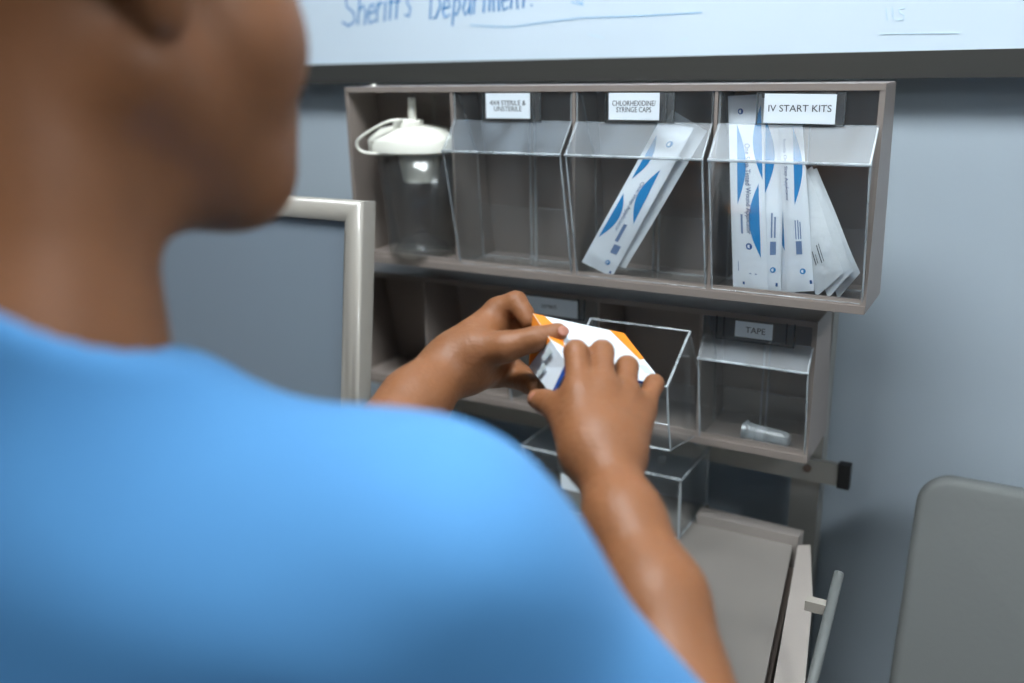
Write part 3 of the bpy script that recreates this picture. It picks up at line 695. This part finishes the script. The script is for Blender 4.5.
# ---- left hand (thumb side towards the camera)
lw = at(448, 368, .765)
lelb = at(345, 492, .66)
lfore = chain([lw, at(415, 402, .735), lelb], [.0225, .0265, .036])
lpalm = [cone(at(462, 352, .770), at(497, 314, .790), .0190, .0125), cone(at(462, 358, .768), at(503, 322, .800), .018, .0115), cone(lw, at(475, 350, .768), .0215, .0200),
         cone(at(470, 368, .770), at(497, 360, .786), .0195, .0140), cone(at(468, 372, .778), at(492, 374, .800), .0150, .0120)]
lthumb = chain([at(478, 350, .757), at(505, 347, .746), at(535, 339, .741), at(558, 332.5, .742)], [.0165, .0128, .0100, .0082])
lidx = chain([at(499, 309, .786), at(516, 302, .780), at(524, 313, .774), at(528, 322, .770)], [.0110, .0095, .0082, .0070])
lmid = chain([at(503, 322, .798), at(518, 318, .793), at(524, 328, .784)], [.0100, .0085, .0075])
lring = chain([at(494, 372, .800), at(515, 377, .790), at(530, 384, .770), at(535, 387, .760)], [.0120, .0100, .0088, .0078])
llit = chain([at(488, 362, .806), at(512, 366, .802), at(526, 376, .786)], [.0110, .0090, .0078])

# ---- head and neck
HC = at(82, -35, .405)                              # between the ears
wup = np.array([0, 0, 1.])
_h = FW*np.array([1, 1, 0]); _h /= np.linalg.norm(_h); _q = np.cross(_h, wup)
Fh = (_h*math.cos(.72)+_q*math.sin(.72))*math.cos(-.2)+wup*math.sin(-.2)
wr = np.cross(Fh, wup); Rh = wr/np.linalg.norm(wr); Rh = Rh*math.cos(.0)+0; Uh = np.cross(Rh, Fh); HB = [Rh, Fh, Uh]
def hl(x, y, z): return HC+Rh*x+Fh*y+Uh*z
def hell(x, y, z, a, b_, c): return ell(hl(x, y, z), (a, b_, c), HB)
nb = at(22, 375, .40)
head = Grp([hell(0, -.015, .045, .074, .094, .086), hell(0, .035, -.005, .061, .058, .075), hell(0, .045, -.062, .050, .048, .040),
            ell(hl(0, .080, -.088), (.024, .022, .022), HB), hell(.006, .074, -.068, .034, .032, .034), hell(.036, .053, -.026, .034, .038, .040), hell(-.036, .050, -.024, .033, .036, .038),
            cone(hl(.052, .004, -.045), hl(.022, .074, -.086), .020, .023), cone(hl(-.052, .004, -.045), hl(-.022, .074, -.086), .020, .023),
            cone(hl(0, .088, .026), hl(0, .103, -.006), .008, .0105), cone(hl(-.011, .096, -.013), hl(.011, .096, -.013), .008, .008), hell(0, .036, -.084, .040, .050, .030),
            cone(hl(-.018, .088, -.046), hl(.018, .088, -.046), .009, .009), cone(hl(-.017, .086, -.058), hl(.017, .086, -.058), .009, .009),
            cone(hl(-.034, .076, .036), hl(.034, .076, .036), .014, .014), cone(hl(-.038, .076, .021), hl(-.022, .080, .022), .0065, .0065), cone(hl(.038, .076, .021), hl(.022, .080, .022), .0065, .0065), ], .018)
ears = Grp([hell(.076, -.010, .006, .009, .020, .024), hell(-.076, -.010, .006, .009, .020, .024), hell(.073, .000, -.020, .008, .012, .014), hell(-.073, .000, -.020, .008, .012, .014)], .012)
neck = Grp([cone(hl(0, -.020, -.03), nb, .053, .0545), cone(nb, nb+wup*-.09, .0545, .075)], .03)
dirx = RT-wup*(RT@wup); dirx /= np.linalg.norm(dirx); diry = np.cross(wup, dirx)     # person's right, forward
diry_ = diry
shR = at(424, 580, .405); shL = nb*2-shR; shL[2] = shR[2]
shL = nb+(nb-shR)*np.array([1, 1, 0])+np.array([0, 0, shR[2]-nb[2]])
lsh = shL
chest = Grp([cone(shR, lsh, .05, .05), ell((shR+lsh)/2+np.array([0, 0, -.16]), (.15, .095, .22), [dirx, diry, wup])], .06)
uarmR = Grp(chain([shR, relb], [.048, .040]), .02); uarmL = Grp(chain([lsh, lelb+np.array([0, 0, -.0])], [.050, .038]), .02)
GR = [('h', head), ('n', neck)]
rforeG, lforeG = Grp(rfore+rpalm, .016), Grp(lfore+lpalm, .014)
rthG, lthG = Grp(rthumb, .004), Grp(lthumb, .004)
rfG = [Grp(c, .003) for c in rf]; lfG = [Grp(c, .003) for c in (lidx, lmid, lring, llit)]
def comb(a, b_, k):
    if a is None: return b_
    if b_ is None: return a
    return smin(a, b_, k)
def body(P, c, r):
    d = comb(comb(head.ev(P, c, r), neck.ev(P, c, r), .03), ears.ev(P, c, r), .005)
    d = comb(d, chest.ev(P, c, r), .03)
    for arm, fore, th, fg in ((uarmR, rforeG, rthG, rfG), (uarmL, lforeG, lthG, lfG)):
        pal = fore.ev(P, c, r); d = comb(d, arm.ev(P, c, r), .02)
        hnd = comb(pal, th.ev(P, c, r), .010)
        for g in fg:
            v = g.ev(P, c, r)
            if v is not None:
                v = v if pal is None else smin(v, pal, .006); hnd = v if hnd is None else np.minimum(hnd, v)
        d = comb(d, hnd, .012)
    return d
def bounds(groups, pad):
    lo = np.min([pc-pr for g in groups for _, pc, pr in g.p], axis=0); hi = np.max([pc+pr for g in groups for _, pc, pr in g.p], axis=0); return lo-pad, hi+pad
foot = (nb+0); gx, gy = float(nb[0]), float(nb[1])
person = root('person', (gx, gy, H0), 'person in blue scrubs seen from behind, holding an orange and white carton', 'person')
allg = [head, neck, chest, uarmR, uarmL, rforeG, lforeG, rthG, lthG]+rfG+lfG
lo, hi = bounds(allg, .01)
hands = lambda P, c, r: body(P, c, r)
me = nets(body, lo, hi, .0022, 'body'); bodyo = link('body', me, 'skin', person, 2)

# nails
def nail(c, n, t, w, l):
    n = np.array(n)/np.linalg.norm(n); t = np.array(t)-n*(np.array(t)@n); t /= np.linalg.norm(t); s = np.cross(n, t)
    b = new(); bmesh.ops.create_uvsphere(b, u_segments=16, v_segments=10, radius=1)
    for v in b.verts: v.co = Vector(tuple(c+s*v.co.x*w+t*v.co.y*l+n*v.co.z*.0014))
    return fin('fingernail', b, 'nail', person, smooth=True)
tt_ = lthumb; a_, b_ = at(548, 335.5, .742), at(562, 331, .742)
nail(at(563.5, 331, .7345), -FW*.8+UP*.3+RT*.45, b_-a_, .0044, .0054)
nail(at(534.5, 397.5, .6945), -FW*.8-RT*.45+UP*.1, at(533, 398, .70)-at(546, 402, .69), .0042, .0050)

# ---- hair (short, above the frame)
hairG = Grp([hell(0, -.022, .058, .080, .098, .088)], .01)
def hairf(P, c, r):
    d = hairG.ev(P, c, r)
    if d is None: return None
    q = (P-HC); yy = q@Fh; zz = q@Uh
    return smax(d, -(zz-.028-np.maximum(yy+.02, -.03)*.55)*.85, .006)
lo2, hi2 = bounds([hairG], .01); link('hair', nets(hairf, lo2, hi2, .004, 'hair'), 'hair', person, 1)
for s in (-1, 1):
    b = new(); bmesh.ops.create_uvsphere(b, u_segments=16, v_segments=12, radius=.0115)
    for f in b.faces: f.material_index = 1 if f.calc_center_median().normalized().dot(Vector(tuple(Fh))) > .86 else 0
    for v in b.verts: v.co += Vector(tuple(hl(s*.030, .0765, .012)))
    fin('eye', b, ['eye', 'hair'], person, smooth=True)

# ---- scrub top
slR = shR+(relb-shR)*.74; slL = lsh+(lelb-lsh)*.72
tor = Grp([cone(shR, nb+wup*-.068, .058, .066), cone(lsh, nb+wup*-.068, .058, .066), ell((shR+lsh)/2+np.array([0, 0, -.14]), (.195, .115, .24), [dirx, diry, wup]),
           ell((shR+lsh)/2+np.array([0, 0, -.42]), (.19, .125, .22), [dirx, diry, wup]), cone(shR, slR, .058, .050), cone(lsh, slL, .062, .064)], .05)
def top_f(P, c, r):
    d = tor.ev(P, c, r)
    if d is None: return None
    ring = cone(nb+wup*-.07, nb+wup*.10, .080, .063)[0](P); tiltn = wup+diry*.42+dirx*.45; tiltn = tiltn/np.linalg.norm(tiltn)
    ring = smax(ring, (P-(nb+wup*.031))@tiltn*1.0, .006); d = smin(d, ring, .03)
    n = .0042*np.sin(P[:, 0]*30+3*np.sin(P[:, 2]*14))*np.sin(P[:, 2]*17+P[:, 1]*23)
    d = d+n
    d = smax(d, -cone(nb+wup*-.03, nb+wup*.20, .0590, .0590)[0](P), .006)
    d = smax(d, -(P[:, 2]-(-.62)), .01)                          # hem
    for a, e, s in ((shR, relb, slR), (lsh, lelb, slL)):           # open cuffs
        ax = (e-a)/np.linalg.norm(e-a); h_ = (P-s)@ax; rd = np.linalg.norm(P-s-h_[:, None]*ax, axis=1)
        cut = np.where(rd < .12, h_, -1.); d = np.maximum(d, np.where(np.abs(h_) < .09, np.where(rd < .10, h_, -1), -1))
        d = smax(d, -smax(rd-.042, np.abs(h_)-.03, .004), .002)
    return d
lo3, hi3 = bounds([tor], .01); link('scrub_top', nets(top_f, lo3, hi3, .0055, 'scrub_top'), 'scrub', person, 3)
# ---- trousers and shoes
hp_ = (shR+lsh)/2+np.array([0, 0, -.55])
legs = []
for s in (-1, 1):
    a = hp_+dirx*.085*s; kx = a+np.array([0, 0, -.33]); an = np.array([a[0], a[1], H0+.09]); legs += [cone(a, kx, .098, .075), cone(kx, an, .075, .060)]
leg = Grp(legs+[ell(hp_+np.array([0, 0, .03]), (.175, .125, .12), [dirx, diry, wup])], .03)
def legf(P, c, r):
    d = leg.ev(P, c, r)
    return None if d is None else smax(d, -(P[:, 2]-(H0+.06)), .01)
lo4, hi4 = bounds([leg], .01); link('scrub_trousers', nets(legf, lo4, hi4, .010, 'scrub_trousers'), 'scrub', person, 2)
for s in (-1, 1):
    a = hp_+dirx*.085*s; a = np.array([a[0], a[1], H0+.045]); fw2 = diry*(1 if diry@FW > 0 else -1)
    sg = Grp([cone(a-fw2*.05, a+fw2*.15-wup*.008, .042, .036), cone(a-fw2*.04, a-fw2*.03+wup*.05, .042, .045)], .02)
    def shf(P, c, r, sg=sg):
        d = sg.ev(P, c, r); return None if d is None else smax(d, -(P[:, 2]-(H0+.001)), .003)
    l5, h5 = bounds([sg], .01); link('shoe', nets(shf, l5, h5, .006, 'shoe'), 'shoe', person, 1)

# ---- carton held in both hands
b = new()
hexa(b, [CA, CB, CC, CF, CD, CH, CG, CE], 0)
def patch(pts, mi, off):
    c = sum(pts)/len(pts); n = np.cross(pts[1]-pts[0], pts[2]-pts[0]); n /= np.linalg.norm(n)
    mid = (CA+CC+CE+CH)/4
    if n@(c-mid) < 0: n = -n
    b.faces.new([b.verts.new(tuple(p+n*off)) for p in pts]).material_index = mi
def T(a, c): return CA+(CB-CA)*a+(CF-CA)*c
patch([T(.835, 0.003), T(.997, 0.003), T(.997, .52), T(.93, .56)], 1, .0003)           # orange band, far end
patch([T(0.003, 0.003), T(.115, .003), T(.20, .30), T(.10, .62), T(.003, .50)], 1, .0003)     # orange at the near end
def Fm(a, c): return CF+(CC-CF)*a+(CE-CF)*c+((CG-CC)-(CE-CF))*a*c
patch([Fm(0, 0), Fm(.03, 0), Fm(.03, 1), Fm(0, 1)], 2, .0003); patch([Fm(0, .0), Fm(1, .0), Fm(1, .09), Fm(0, .09)], 2, .00035)
patch([Fm(.97, 0), Fm(1, 0), Fm(1, 1), Fm(.97, 1)], 2, .0004); patch([Fm(.06, .2), Fm(.3, .2), Fm(.3, .8), Fm(.06, .8)], 3, .0003)
def En(a, c): return CA+(CF-CA)*a+(CD-CA)*c+((CE-CF)-(CD-CA))*a*c           # left end face
patch([En(.003, .003), En(.52, .003), En(.30, .52), En(.003, .99)], 1, .0003); patch([En(.93, 0), En(1, 0), En(1, 1), En(.93, 1)], 2, .0004)
patch([En(.56, .12), En(.66, .12), En(.50, .5), En(.42, .5)], 3, .0016); patch([En(.50, .55), En(.60, .55), En(.48, .92), En(.38, .92)], 3, .0016)
patch([T(.85, .68), T(.95, .66), T(.96, .82), T(.86, .84)], 3, .0003)
fin('medicine_carton', b, ['carton', 'orange', 'navy', 'cprint'], None, label='orange, white and blue cardboard carton held between both hands', cat='carton')

# ------------------------------------------------------------------ raise everything onto the floor plane z=0
for o in list(COL.objects):
    if o.parent is None: o.location.z += ZO

# ------------------------------------------------------------------ camera, world, colour
cam = bpy.data.cameras.new('camera'); co = bpy.data.objects.new('camera', cam); COL.objects.link(co)
cam.sensor_width = 36; cam.lens = FPX/1024*36; cam.clip_start = .02
mm = Matrix((Vector(RT), Vector(UP), -Vector(FW))).transposed().to_4x4(); mm.translation = Vector(CL)+Vector((0, 0, ZO)); co.matrix_world = mm
cam.dof.use_dof = True; cam.dof.focus_distance = .84; cam.dof.aperture_fstop = 2.4
scene.camera = co
w = bpy.data.worlds.new('world'); scene.world = w; w.use_nodes = True
w.node_tree.nodes['Background'].inputs['Color'].default_value = (.5, .55, .6, 1); w.node_tree.nodes['Background'].inputs['Strength'].default_value = .2
scene.view_settings.view_transform = 'Standard'; scene.view_settings.look = 'None'; scene.view_settings.gamma = 1
scene.view_settings.exposure = .22; scene.view_settings.use_curve_mapping = False
cy_ = scene.cycles; cy_.use_denoising = True; cy_.transparent_max_bounces = 32; cy_.max_bounces = 8; cy_.diffuse_bounces = 4; cy_.glossy_bounces = 4; cy_.sample_clamp_indirect = 4
